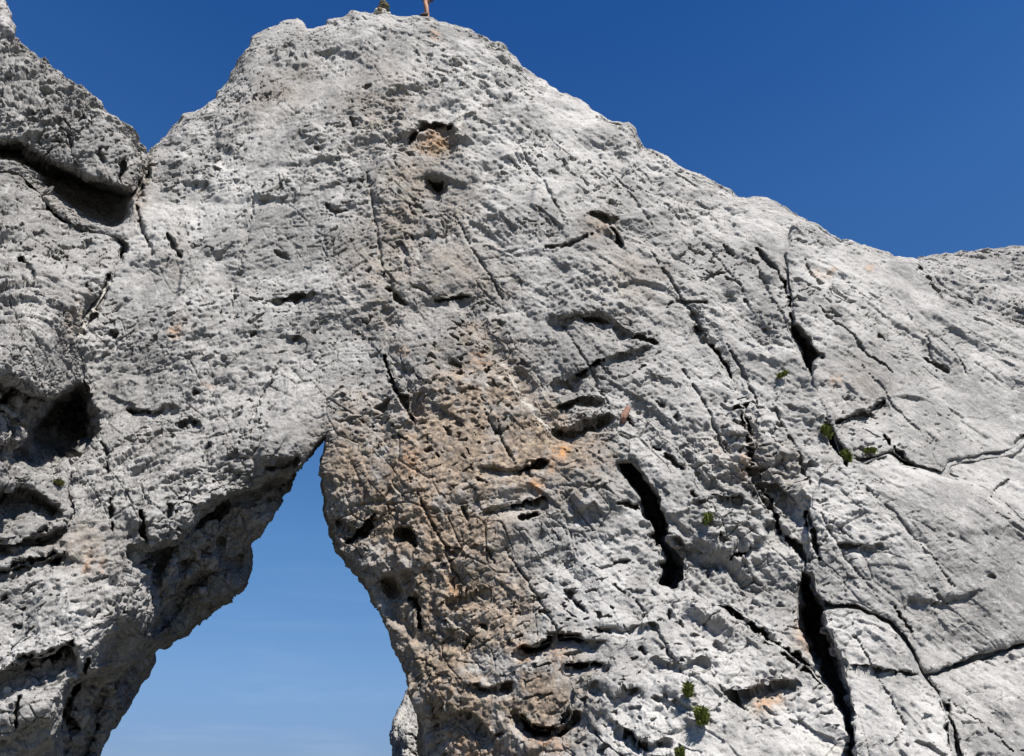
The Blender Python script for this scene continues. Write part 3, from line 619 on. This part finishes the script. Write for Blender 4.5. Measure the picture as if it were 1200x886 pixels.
def detail(P, n, u, v, seed, coarse=1.0, rough=1.0):
    """fracture blocks, pits and grain of weathered limestone: height in metres along the normal"""
    rg = sample(roughmap, u, v) * rough
    P32 = P.astype(np.float32)
    wq = np.stack([perlin(P32, .9, seed + 1), perlin(P32, .9, seed + 2), perlin(P32, .9, seed + 3)], -1)
    w2 = np.stack([perlin(P32, 3.6, seed + 4), perlin(P32, 3.6, seed + 5), perlin(P32, 3.6, seed + 6)], -1)
    Q = P32 + .16 * wq + .02 * w2
    zone = perlin(P32, .55, seed + 9)                       # where the rock is more, or less, shattered
    sh = np.clip(.85 + 1.3 * zone, .3, 1.6)
    side = smooth(330, 480, u + 40 * zone)[:, None]
    pick = smooth(-.15, .15, perlin(P32, 1.3, seed + 8))
    def env(f): return f[:, 0] * pick + f[:, 1] * (1 - pick)
    A = env(facets(Q, frame(3.0, 1.6, 1.0), seed + 11) * side + facets(Q, frame(2.4, 1.6, 1.0, ROT_LEFT), seed + 16) * (1 - side))
    B = env(facets(Q, frame(1.15, .7, .42), seed + 12) * side + facets(Q, frame(.9, .7, .42, ROT_LEFT), seed + 17) * (1 - side))
    B2 = env(facets(Q, frame(.95, .6, .32, ROT_BED), seed + 18))
    C = env(facets(Q, frame(.50, .24, .15), seed + 13) * side + facets(Q, frame(.46, .24, .15, ROT_LEFT), seed + 23) * (1 - side))
    fl = perlin(Q @ frame(1.1, .5, .20), 1.0, seed + 24) * side[:, 0] + perlin(Q @ frame(1.1, .5, .18, ROT_LEFT), 1.0, seed + 25) * (1 - side[:, 0])
    fl2 = perlin(Q @ frame(.42, .2, .085), 1.0, seed + 26) * side[:, 0] + perlin(Q @ frame(.42, .2, .08, ROT_LEFT), 1.0, seed + 27) * (1 - side[:, 0])
    ch = (facets(Q, frame(.34, .2, .12), seed + 28) * side + facets(Q, frame(.34, .2, .12, ROT_LEFT), seed + 29) * (1 - side))[:, 0]
    ch2 = facets(Q, frame(.13, .09, .055, ROT_BED), seed + 37)[:, 0]
    D = env(facets(Q, frame(.15, .12, .085, ROT_BED), seed + 14))
    E = env(facets(P32, frame(.065, .06, .045, np.eye(3)), seed + 15))
    K = cells(P32 + .06 * wq, frame(.75, .5, .34), seed + 19)            # open fractures between blocks
    K2 = cells(P32 + .05 * wq, frame(.30, .22, .15, ROT_BED), seed + 21)
    h = .085 * A * coarse * (.5 + .5 * rg)
    h += rg * sh * (.062 * B + .056 * B2 + .062 * C + .036 * D + .020 * E)
    crk = np.clip(perlin(P32, .9, seed + 22) * 1.6 + .35, 0, 1.2)
    h -= rg * crk * (.07 * (1 - smooth(.0, .05, K[:, 1])) * (K[:, 2] > .45) + .045 * (1 - smooth(.0, .07, K2[:, 1])) * (K2[:, 2] > .5))
    gr = fbm(P32, 14, 3, seed + 20, .6)
    h += (.2 + .8 * rg) * .017 * (gr - .7 * np.abs(gr))
    h += .05 * perlin(P32, 1.4, seed + 30) * rg - rg * sh * (.050 * np.abs(fl) + .030 * np.abs(fl2))      # solution flutes along the dip
    pm = np.clip(.35 + 2.0 * perlin(P32, .75, seed + 34), .0, 1.3) * (.05 + .95 * rg)
    S = np.array([1, 1, 1.6], np.float32)
    def chips(f, share, soft): t = np.quantile(f[::37], share); return 1 - smooth(t - soft, t + soft, f)
    pit = .16 * chips(ch, .045, .03)
    pit = np.maximum(pit, .10 * chips(ch2, .045, .04))
    pit = np.maximum(pit, .10 * smooth(.50, .58, perlin(Q * S, 9, seed + 35)))
    return h, pit * pm

def carve(name, poly, seed, dist=None, offset=0.0, thick=3.0, back_round=.05, edge=.02, recess=None, holes=True, mat=None,
          coarse=1.0, inset=1.0, parent=None, flare=0.0, levels=2, rough=1.0, lichen=.3, edge_low=None, chip=1.0):
    """solid rock body: outline by bearing, front at the surveyed distance, own thickness; then fractured"""
    sd_full = poly_sd(poly, GU, GV)
    a = np.argwhere(sd_full > -3 * G4)
    (i0, j0), (i1, j1) = a.min(0), a.max(0) + 1
    i0 = max(i0 - 4, 0); j0 = max(j0 - 4, 0); i1 = min(i1 + 4, len(gu)); j1 = min(j1 + 4, len(gv))
    sl = (slice(i0, i1), slice(j0, j1))
    base = FD[sl] if dist is None else (dist(GU[sl], GV[sl]) / rY[sl]).astype(np.float32)
    sd = (sd_full[sl] - inset) / FPX
    ow = np.stack([GU[sl].ravel(), GV[sl].ravel(), np.full(base.size, seed)], -1)
    sd = sd + ((perlin(ow, 1 / 10., 41) * 3.2 + perlin(ow, 1 / 27., 42) * 3.5).reshape(base.shape) * chip) / FPX      # chipped outline
    # cut the body off at the map's own border so that it is closed
    bord = np.minimum(np.minimum(GU[sl] - U0, U1 - GU[sl]), np.minimum(GV[sl] - V0, V1 - GV[sl])) - 10
    sd = np.minimum(sd, bord / FPX)
    front = np.zeros_like(base) + offset / base
    if holes: front = front + (hole4[sl] + step4[sl]) / base
    if recess is not None: front = front + recess[sl] / base
    if flare: front = front + flare * (1 - smooth(0, .12, sd)) / base
    tk = thick / base
    lo = float(front.min()) - 6 * .0043; hi = float((front + tk).max()) + 6 * .0043
    dw = G4 / FPX
    w = np.arange(lo, hi, dw, dtype=np.float32)
    ek = edge + (edge_low - edge) * smooth(300, 420, GV[sl])[..., None] if edge_low else edge      # crisp rim round the window
    f = smax(front[..., None] - w, -sd[..., None] + np.zeros(len(w), np.float32), ek)
    f = smax(f, w - (front + tk)[..., None], back_round)
    f = np.pad(f / dw, 1, constant_values=4.0).astype(np.float32)
    g = openvdb.FloatGrid(4.0)
    g.copyFromArray(np.clip(f, -4, 4))
    V, q = g.convertToQuads(0.0)
    V = np.asarray(V, float) - 1; q = np.asarray(q, np.int64)
    f = None
    X = np.empty_like(V)                                    # columns: u, v, axial distance
    X[:, 0] = gu[i0] + V[:, 0] * G4; X[:, 1] = gv[j0] + V[:, 1] * G4
    xi = np.clip(V[:, 0], 0, base.shape[0] - 1.001); yi = np.clip(V[:, 1], 0, base.shape[1] - 1.001)
    ii = xi.astype(int); jj = yi.astype(int); fx = xi - ii; fy = yi - jj
    bd = (base[ii, jj] * (1 - fx) + base[ii + 1, jj] * fx) * (1 - fy) + (base[ii, jj + 1] * (1 - fx) + base[ii + 1, jj + 1] * fx) * fy
    X[:, 2] = bd * np.exp(lo + V[:, 2] * dw)
    def world_of(X): return EYE + ray(X[:, 0], X[:, 1]) * X[:, 2:3]
    P = world_of(X); n = normals(P, q)
    cen = P[q].mean(1); fn = np.cross(P[q[:, 2]] - P[q[:, 0]], P[q[:, 3]] - P[q[:, 1]])
    # outward orientation check by volume sign
    if np.einsum('ij,ij->', cen - cen.mean(0), fn) < 0:
        q = q[:, ::-1].copy(); n = -n; fn = -fn
    fn /= np.linalg.norm(fn, axis=1, keepdims=True) + 1e-12
    view = cen - EYE; view /= np.linalg.norm(view, axis=1, keepdims=True)
    fu = X[q, 0].mean(1); fv = X[q, 1].mean(1)
    near = (np.einsum('ij,ij->i', fn, view) < .45) & (fu > -40) & (fu < 1240) & (fv > -40) & (fv < 926)
    parts = []
    for sel, lv in ((near, levels), (~near, 0)):
        if not sel.any(): continue
        idx, inv = np.unique(q[sel], return_inverse=True)
        qq = inv.reshape(-1, 4); xx = np.c_[X[idx], n[idx]]
        for _ in range(lv): xx, qq = refine(xx, qq)
        nn = xx[:, 3:]; nn /= np.linalg.norm(nn, axis=1, keepdims=True) + 1e-12
        parts.append((xx[:, :3], qq, nn))
    off = 0; Xs, Qs, Ns = [], [], []
    for xx, qq, nn in parts:
        Xs.append(xx); Qs.append(qq + off); Ns.append(nn); off += len(xx)
    X = np.concatenate(Xs); q = np.concatenate(Qs); n = np.concatenate(Ns)
    P = world_of(X)
    u, v = X[:, 0], X[:, 1]
    h, pit = detail(P, n, u, v, seed, coarse, rough)
    vd = P - EYE; vd /= np.linalg.norm(vd, axis=1, keepdims=True)
    calm0 = 1.0 - .4 * smooth(330, 450, v)
    calm = calm0 + (1 - calm0) * smooth(.05, .45, -np.einsum('ij,ij->i', n, vd))     # narrow flanks are scoured smoother
    dip = -n + np.array([0, 0, .55]); dip /= np.linalg.norm(dip, axis=1, keepdims=True) + 1e-9
    nd = n - 1.1 * vd * calm[:, None]; nd /= np.linalg.norm(nd, axis=1, keepdims=True) + 1e-9
    P = P + nd * (h * calm)[:, None] + dip * (pit * calm)[:, None]
    if holes:                                                # narrow cracks cut straight into the face
        vd = P - EYE; vd /= np.linalg.norm(vd, axis=1, keepdims=True)
        face = np.clip(-np.einsum('ij,ij->i', n, vd) * 2.2, 0, 1)
        P = P + vd * (sample(crackmap, u, v) * 1.5 * face)[:, None]
    me = bpy.data.meshes.new(name)
    me.vertices.add(len(P)); me.vertices.foreach_set('co', P.astype(np.float32).ravel())
    me.loops.add(q.size); me.loops.foreach_set('vertex_index', q.astype(np.int32).ravel())
    me.polygons.add(len(q)); me.polygons.foreach_set('loop_start', np.arange(0, q.size, 4, dtype=np.int32))
    me.update(calc_edges=True)
    for k, mp in (('tan', tanmap), ('stain', stainmap), ('vein', veinmap), ('lichen', lichen_shade_map)):
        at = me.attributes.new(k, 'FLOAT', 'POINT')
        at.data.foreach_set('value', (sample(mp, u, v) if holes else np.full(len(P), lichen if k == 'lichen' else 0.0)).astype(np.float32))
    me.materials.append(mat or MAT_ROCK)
    o = bpy.data.objects.new(name, me)
    scene.collection.objects.link(o)
    if parent: o.parent = parent
    print(name, len(P), len(q), P.min(0), P.max(0))
    return o, P

# hidden core keeps back behind the bodies that sit on it
recess = np.zeros(GU.shape, np.float32)
for poly, dep in ((BOULDER, 1.5), (CRAG, .8), (OUTCROP, .9), (S_UP, .8), (S_SIDE, .8), (S_BIG, .8), (S_BLOCK, .9), (S_LOW, .9)):
    recess = np.maximum(recess, dep * smooth(*((5, 16) if poly is OUTCROP else (2, 12) if poly in (S_UP, S_SIDE, S_BIG, S_BLOCK, S_LOW) else (-1, 8)), poly_sd(poly, GU, GV)))
recess += 2.4 * smooth(-5, 45, poly_sd([(-150,60),(0,60),(172,184),(165,225),(140,270),(0,200),(-150,200)], GU, GV)) * .4

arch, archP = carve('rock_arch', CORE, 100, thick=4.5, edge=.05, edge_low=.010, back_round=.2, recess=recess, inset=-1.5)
tag(arch, 'huge pale grey limestone arch with a tall window of sky and tan streaks', 'rock arch')

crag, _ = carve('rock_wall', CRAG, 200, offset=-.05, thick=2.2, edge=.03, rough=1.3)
tag(crag, 'rough pitted grey rock wall with dark hollows below the wedged boulder', 'rock wall')

def boulder_dist(u, v):
    base = np.interp(u, gu, np.arange(len(gu)))
    i = np.clip(base.astype(int), 0, len(gu) - 1); j = np.clip(((v - V0) / G4).astype(int), 0, len(gv) - 1)
    lip = np.interp(u, [-150, 0, 25, 35, 55, 80, 100, 130, 150, 171], [150, 165, 168, 175, 187, 195, 206, 214, 222, 232])
    under = np.clip((v - lip) / 40.0, -1, 2)
    return Ymap[i, j] * 0 + 11.6 + (130 - v) * .02 * (v < 130) + 2.6 * smooth(-.05, .55, under) + .5 * smooth(0, 2, under) + .35 * smooth(120, 175, u)
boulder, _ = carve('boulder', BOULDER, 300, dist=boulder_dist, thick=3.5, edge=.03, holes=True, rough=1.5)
tag(boulder, 'big pitted grey boulder wedged in the notch left of the arch, its underside dark', 'boulder')

pin, _ = carve('rock_pinnacle', PINNACLE, 350, dist=lambda u, v: 13.4 + 0 * u, thick=2.0, edge=.03, holes=False)
tag(pin, 'small rounded rock tooth behind the wedged boulder in the top left corner', 'pinnacle')

outc, _ = carve('rock_outcrop', OUTCROP, 400, offset=-.24, thick=2.0, edge=.010, inset=-1.0)
tag(outc, 'bright pale rock outcrop with green tufts in front of the arch foot', 'rock outcrop')

# the slabby buttress on the right: one thing, five slabs with open joints between them
butt = empty('rock_buttress', (4.2, 9.5, 0.0))
tag(butt, 'smooth pale buttress of big jointed slabs right of the deep dark cleft', 'rock buttress')
for poly, sd_, of, lab in ((S_UP, 500, -.10, 'upper slab running up to the saddle'), (S_SIDE, 510, .05, 'small cracked slab at the right edge'),
                           (S_BIG, 520, -.26, 'broad smooth slab with rounded back'), (S_BLOCK, 530, -.52, 'bright upright block beside the dark cleft'),
                           (S_LOW, 540, -.22, 'low bright block at the right corner')):
    s, _ = carve('slab', poly, sd_, offset=of, thick=1.9, edge=.009, coarse=1.0, inset=.4, chip=.6)
    s['label'] = lab
    s.parent = butt
    s.matrix_parent_inverse = Matrix.Translation(-Vector(butt.location))

ridge, _ = carve('rock_ridge', RIDGE, 600, dist=lambda u, v: 19.0 + (380 - v) * .02, thick=6, edge=.05, holes=True, rough=2.6, mat=MAT_RIDGE)
tag(ridge, 'distant grey rock ridge rising behind the saddle at the right', 'rock ridge')
spire, _ = carve('rock_spire', SPIRE, 700, dist=lambda u, v: 24.0 + (900 - v) * .012, thick=4, edge=.05, holes=False)
tag(spire, 'pale rock spire standing behind the arch, peeping through the window low at its right', 'rock spire')

# ------------------------------------------------------------------ ground (below the picture)
def build_ground():
    rs = np.r_[0, np.geomspace(1.0, 4000, 60)]; na = 96
    verts = [(0, 0, 0)]; faces = []
    for i, r in enumerate(rs[1:]):
        for k in range(na):
            a = 2 * math.pi * k / na
            verts.append((r * math.sin(a), r * math.cos(a), 0))
    P = np.array(verts, np.float32)
    r = np.hypot(P[:, 0], P[:, 1])
    P[:, 2] = -.25 * np.maximum(r - 25, 0) ** .95 * .6 + .25 * fbm(P, .4, 4, 5) * smooth(1.0, 4, r) * (1 + r * .02) - .05
    for k in range(na): faces.append((0, 1 + (k + 1) % na, 1 + k))
    for i in range(len(rs) - 2):
        for k in range(na):
            a = 1 + i * na + k; b = 1 + i * na + (k + 1) % na
            faces.append((a, b, b + na, a + na))
    m = bpy.data.materials.new('scree'); m.use_nodes = True
    t = m.node_tree; b = t.nodes['Principled BSDF']; b.inputs['Roughness'].default_value = .95
    co = t.nodes.new('ShaderNodeTexCoord').outputs['Object']
    t.links.new(mixc(t, ramp(t, noise(t, co, 6, 8, .7), .35, .65), (.07, .075, .05), (.16, .155, .14)), b.inputs['Base Color'])
    o = link_mesh('ground', P, faces, m)
    tag(o, kind='structure')
build_ground()

# ------------------------------------------------------------------ finding a place to stand on the rock
from mathutils.bvhtree import BVHTree
dg = bpy.context.evaluated_depsgraph_get()
dg.update()
def hit(u, v):
    d = Vector(ray(u, v)).normalized()
    ok, loc, nor, _, ob, _ = scene.ray_cast(bpy.context.evaluated_depsgraph_get(), Vector(EYE), d)
    return (loc, nor, ob) if ok else (None, None, None)
def crest(u):
    v = -40.0
    while v < 120:
        loc, nor, ob = hit(u, v)
        if loc is not None: return loc, v
        v += .5
    return None, None

# ------------------------------------------------------------------ simple materials
def plain(name, col, rough=.8, var=.25, scale=30):
    m = bpy.data.materials.new(name); m.use_nodes = True
    t = m.node_tree; b = t.nodes['Principled BSDF']; b.inputs['Roughness'].default_value = rough
    b.inputs['Specular IOR Level'].default_value = .2
    co = t.nodes.new('ShaderNodeTexCoord').outputs['Object']
    t.links.new(mixc(t, noise(t, co, scale, 4, .6), tuple(c * (1 - var) for c in col), tuple(min(c * (1 + var), 1) for c in col)), b.inputs['Base Color'])
    return m

# ------------------------------------------------------------------ cairn on the summit
def stone(name, size, loc, rotz, tilt, mat, parent, seed):
    import bmesh
    bm = bmesh.new()
    bmesh.ops.create_icosphere(bm, subdivisions=4, radius=1)
    P = np.array([v.co[:] for v in bm.verts], np.float32)
    d = np.sign(P) * np.abs(P) ** .75
    d *= (1 + .16 * perlin(P, 1.6, seed) + .08 * perlin(P, 4, seed + 1) + .12 * cells(P, np.eye(3) * 1.3, seed + 2)[:, 0])[:, None]
    d *= np.array(size) * .5
    for v, c in zip(bm.verts, d): v.co = c
    me = bpy.data.meshes.new(name); bm.to_mesh(me); bm.free()
    me.materials.append(mat)
    o = bpy.data.objects.new(name, me); scene.collection.objects.link(o)
    o.parent = parent; o.location = loc; o.rotation_euler = (tilt[0], tilt[1], rotz)
    return o
M_PALE = plain('pale stone', (.40, .385, .35), .9, .2, 14)
M_OLIVE = plain('weathered olive stone', (.11, .10, .055), .9, .35, 16)
M_DARKST = plain('dark stone', (.07, .06, .05), .9, .4, 16)
M_BROWNST = plain('brown stone', (.19, .15, .095), .9, .35, 16)
cl, cv_ = crest(446)
cl = cl + Vector((0, .06, .02))
cairn = empty('cairn', cl)
tag(cairn, 'cairn of piled stones on the summit crest beside the standing person', 'cairn')
stone('stone', (.34, .30, .20), (-.02, 0, .07), .3, (.05, .06), M_PALE, cairn, 1)
stone('stone', (.16, .18, .13), (.18, .03, .04), 1.1, (0, .1), M_PALE, cairn, 2)
stone('stone', (.13, .14, .10), (-.02, -.13, .05), .5, (.2, .1), M_BROWNST, cairn, 9)
stone('stone', (.36, .30, .08), (.02, .02, .20), .8, (.03, -.12), M_DARKST, cairn, 3)
stone('stone', (.28, .24, .10), (.06, 0, .275), 2.0, (0, .1), M_OLIVE, cairn, 4)
stone('stone', (.28, .24, .10), (.05, .02, .36), 2.6, (.04, -.05), M_BROWNST, cairn, 5)
stone('stone', (.24, .2, .10), (.04, .01, .45), .6, (0, .06), M_OLIVE, cairn, 6)
stone('stone', (.12, .11, .08), (.03, .01, .53), 1.6, (.05, 0), M_OLIVE, cairn, 7)

# ------------------------------------------------------------------ person on the summit (side on, facing left)
def skin_mesh(name, joints, edges, mat, parent, sub=2):
    me = bpy.data.meshes.new(name)
    me.from_pydata([j[0] for j in joints], edges, [])
    o = bpy.data.objects.new(name, me); scene.collection.objects.link(o)
    md = o.modifiers.new('skin', 'SKIN')
    md.use_smooth_shade = True
    sv = me.skin_vertices[0].data if me.skin_vertices else None
    if sv is None:
        bpy.context.view_layer.objects.active = o
        sv = me.skin_vertices.new().data if hasattr(me.skin_vertices, 'new') else me.skin_vertices[0].data
    for i, j in enumerate(joints):
        r = j[1]
        sv[i].radius = (r, r) if isinstance(r, (int, float)) else r
        sv[i].use_root = (i == 0)
    ss = o.modifiers.new('sub', 'SUBSURF'); ss.levels = sub; ss.render_levels = sub
    dgx = bpy.context.evaluated_depsgraph_get()
    new = bpy.data.meshes.new_from_object(o.evaluated_get(dgx))
    o.modifiers.clear(); o.data = new
    for p in new.polygons: p.use_smooth = True
    new.materials.clear(); new.materials.append(mat)
    if parent: o.parent = parent
    return o
M_SKIN = plain('tanned skin', (.28, .14, .088), .6, .12, 12)
M_SHOE = plain('dark shoe', (.05, .035, .035), .7, .3, 40)
M_SHORT = plain('dark shorts cloth', (.05, .055, .07), .9, .2, 60)
M_SHIRT = plain('grey shirt cloth', (.22, .24, .28), .9, .15, 60)
M_HAIR = plain('brown hair', (.05, .032, .02), .8, .3, 80)
pl, pv_ = crest(500.5)
feet = pl + Vector((0.0, .02, .03))
J = []; E_ = []
def jt(p, r, prev=None):
    J.append((p, r)); i = len(J) - 1
    if prev is not None: E_.append((prev, i))
    return i
# local frame: x is right in the photo, the person faces -x, y is away from the viewer
pel = jt((-.06, .08, .93), (.13, .15))
wai = jt((-.06, .08, 1.08), (.11, .14), pel); che = jt((-.08, .08, 1.28), (.13, .17), wai); shl = jt((-.07, .08, 1.43), (.09, .13), che)
nek = jt((-.08, .08, 1.51), .055, shl); hd0 = jt((-.10, .08, 1.60), (.085, .075), nek); hd1 = jt((-.10, .08, 1.70), (.10, .085), hd0); hd2 = jt((-.09, .08, 1.77), (.06, .055), hd1)
for s in (-1, 1):
    y = .08 + s * .09
    hip = jt((-.05, y, .88), .092, pel); kn = jt((-.075, y, .49), .058, hip); ca = jt((-.035, y, .34), .066, kn); lo = jt((-.012, y, .17), .048, ca)
    an = jt((0.0, y, .085), .036, lo); ba = jt((-.10, y, .045), .036, an); to = jt((-.17, y, .032), .025, ba)
    sh = jt((-.07, .08 + s * .20, 1.40), .058, shl); el = jt((-.02, .08 + s * .25, 1.13), .043, sh); wr = jt((-.10, .08 + s * .25, .90), .028, el)
    pm = jt((-.125, .08 + s * .25, .83), (.035, .02), wr)
    for k, L in enumerate((.06, .07, .066, .05)):
        yx = -.165 + k * .022 if True else 0
        f1 = jt((yx + .01, .08 + s * .25, .79), .010, pm); f2 = jt((yx + .014, .08 + s * .245, .79 - L * .6), .009, f1); jt((yx + .03, .08 + s * .235, .79 - L), .008, f2)
    t1 = jt((-.165, .08 + s * .235, .84), .011, pm); jt((-.18, .08 + s * .225, .80), .009, t1)
person = empty('person', feet)
tag(person, 'person on the summit crest, one bare tanned leg in a dark shoe showing', 'person')
skin_mesh('body', J, E_, M_SKIN, person)
# clothes as shells round the same joints
def shell(name, chains, mat, grow):
    jj, ee = [], []
    for ch in chains:
        prev = None
        for p, r, key in ch:
            if key is not None and key < len(jj): i = key
            else:
                jj.append((p, r)); i = len(jj) - 1
            if prev is not None: ee.append((prev, i))
            prev = i
    return skin_mesh(name, jj, ee, mat, person)
shell('shorts', [[((-.06, .08, .98), (.145, .165), None), ((-.05, -.01, .86), .112, None), ((-.056, -.01, .80), .10, None)],
                 [((-.06, .08, .98), .15, 0), ((-.05, .17, .86), .112, None), ((-.056, .17, .80), .10, None)]], M_SHORT, 0)
shell('shirt', [[((-.06, .08, .97), (.148, .168), None), ((-.06, .08, 1.08), (.135, .16), None), ((-.08, .08, 1.28), (.15, .185), None), ((-.07, .08, 1.43), (.11, .15), None)],
                [((-.07, .08, 1.43), .1, 3), ((-.07, -.13, 1.40), .072, None), ((-.04, -.165, 1.22), .058, None)],
                [((-.07, .08, 1.43), .1, 3), ((-.07, .29, 1.40), .072, None), ((-.04, .325, 1.22), .058, None)]], M_SHIRT, 0)
skin_mesh('hair', [((-.07, .08, 1.66), (.085, .08)), ((-.065, .08, 1.74), (.098, .085)), ((-.09, .08, 1.80), (.075, .066))], [(0, 1), (1, 2)], M_HAIR, person)
for y in (-.01, .17):
    skin_mesh('shoe', [((.03, y, .035), .045), ((-.04, y, .05), .047), ((-.11, y, .042), .044), ((-.19, y, .03), .028), ((.0, y, .10), .045)], [(0, 1), (1, 2), (2, 3), (1, 4)], M_SHOE, person)
for y in (.055, .105):
    skin_mesh('eye', [((-.186, y, 1.685), .011), ((-.192, y, 1.685), .008)], [(0, 1)], M_HAIR, person, 1)
skin_mesh('nose', [((-.18, .08, 1.67), .012), ((-.207, .08, 1.64), .014)], [(0, 1)], M_SKIN, person, 1)

# ------------------------------------------------------------------ grass tufts in the joints
M_GRASS = plain('alpine grass', (.105, .125, .025), .8, .5, 25)
M_MOSS = plain('yellow green moss', (.12, .115, .035), .9, .4, 25)
def tuft(u, v, w, hgt, label, tilt=0.0, mat=None, n=260):
    loc, nor, ob = hit(u, v + hgt * .35)
    if loc is None: return
    dpx = (Vector(loc) - Vector(EYE)).dot(Vector((0, CP, SP))) / FPX
    rw = w * dpx * .42; rh = hgt * dpx * .8
    rng = random.Random(int(u * 13 + v))
    vs, fs = [], []
    ax = Vector((math.cos(tilt), 0, -math.sin(tilt)))
    for k in range(n):
        a = rng.uniform(-1, 1); b = Vector((0, -.02, 0)) + ax * (a * rw) + Vector((0, rng.uniform(-.06, .05), rng.uniform(-.25, .35) * rh))
        L = rh * rng.uniform(.35, .95) * (1 - .5 * abs(a))
        lean = Vector((rng.uniform(-.7, .7), rng.uniform(-.9, .1), 1)).normalized()
        side = lean.cross(Vector((rng.uniform(-1, 1), rng.uniform(-1, 1), 0.2))).normalized() * rng.uniform(.006, .014)
        mid = b + lean * L * .55; tip = b + lean * L + Vector((lean.x * .3 * L, lean.y * .3 * L, -.25 * L))
        i = len(vs)
        vs += [b - side, b + side, mid + side * .8, mid - side * .8, tip]
        fs += [(i, i + 1, i + 2, i + 3), (i + 3, i + 2, i + 4)]
    o = link_mesh('grass_tuft', vs, fs, mat or M_GRASS)
    o.location = loc - Vector((0, .05, .0))
    tag(o, label, 'grass tuft', 'green tufts growing in the rock joints')
tuft(828, 607, 13, 15, 'round green tuft on the broken rock below the deep dark crack', -.5)
tuft(820, 836, 15, 26, 'largest green tuft, drooping in a crevice of the bright outcrop')
tuft(805, 806, 8, 22, 'narrow upright green tuft just above the largest one on the outcrop')
tuft(795, 880, 10, 14, 'small green tuft at the bottom edge of the picture on the outcrop')
tuft(915, 440, 16, 8, 'flat green tuft left of the short black cleft beside the upper slab', -.3)
tuft(967, 505, 12, 18, 'dark green tuft at the upper end of the joint under the rock nose', .6)
tuft(990, 534, 12, 16, 'dark green tuft where the joint meets the broad slab', .8)
tuft(1017, 529, 18, 7, 'flat oval green cushion on the ledge above the broad slab')
tuft(72, 566, 10, 9, 'yellowish moss tuft under the dark hollow of the left rock wall', 0, M_MOSS)

# ------------------------------------------------------------------ rusty flake by the crack
loc, nor, ob = hit(732, 489)
M_RUST = plain('rusty orange stone', (.26, .15, .105), .95, .5, 10)
fl = bpy.data.objects.new('rock_flake', None)
bpy.data.objects.remove(fl)
fl = stone('rock_flake', (.09, .12, .26), loc + Vector((0, -.06, .015)), .2, (.15, .42), M_RUST, None, 21)
tag(fl, 'slim rusty orange flake of stone leaning just above the deep dark crack', 'rock flake')
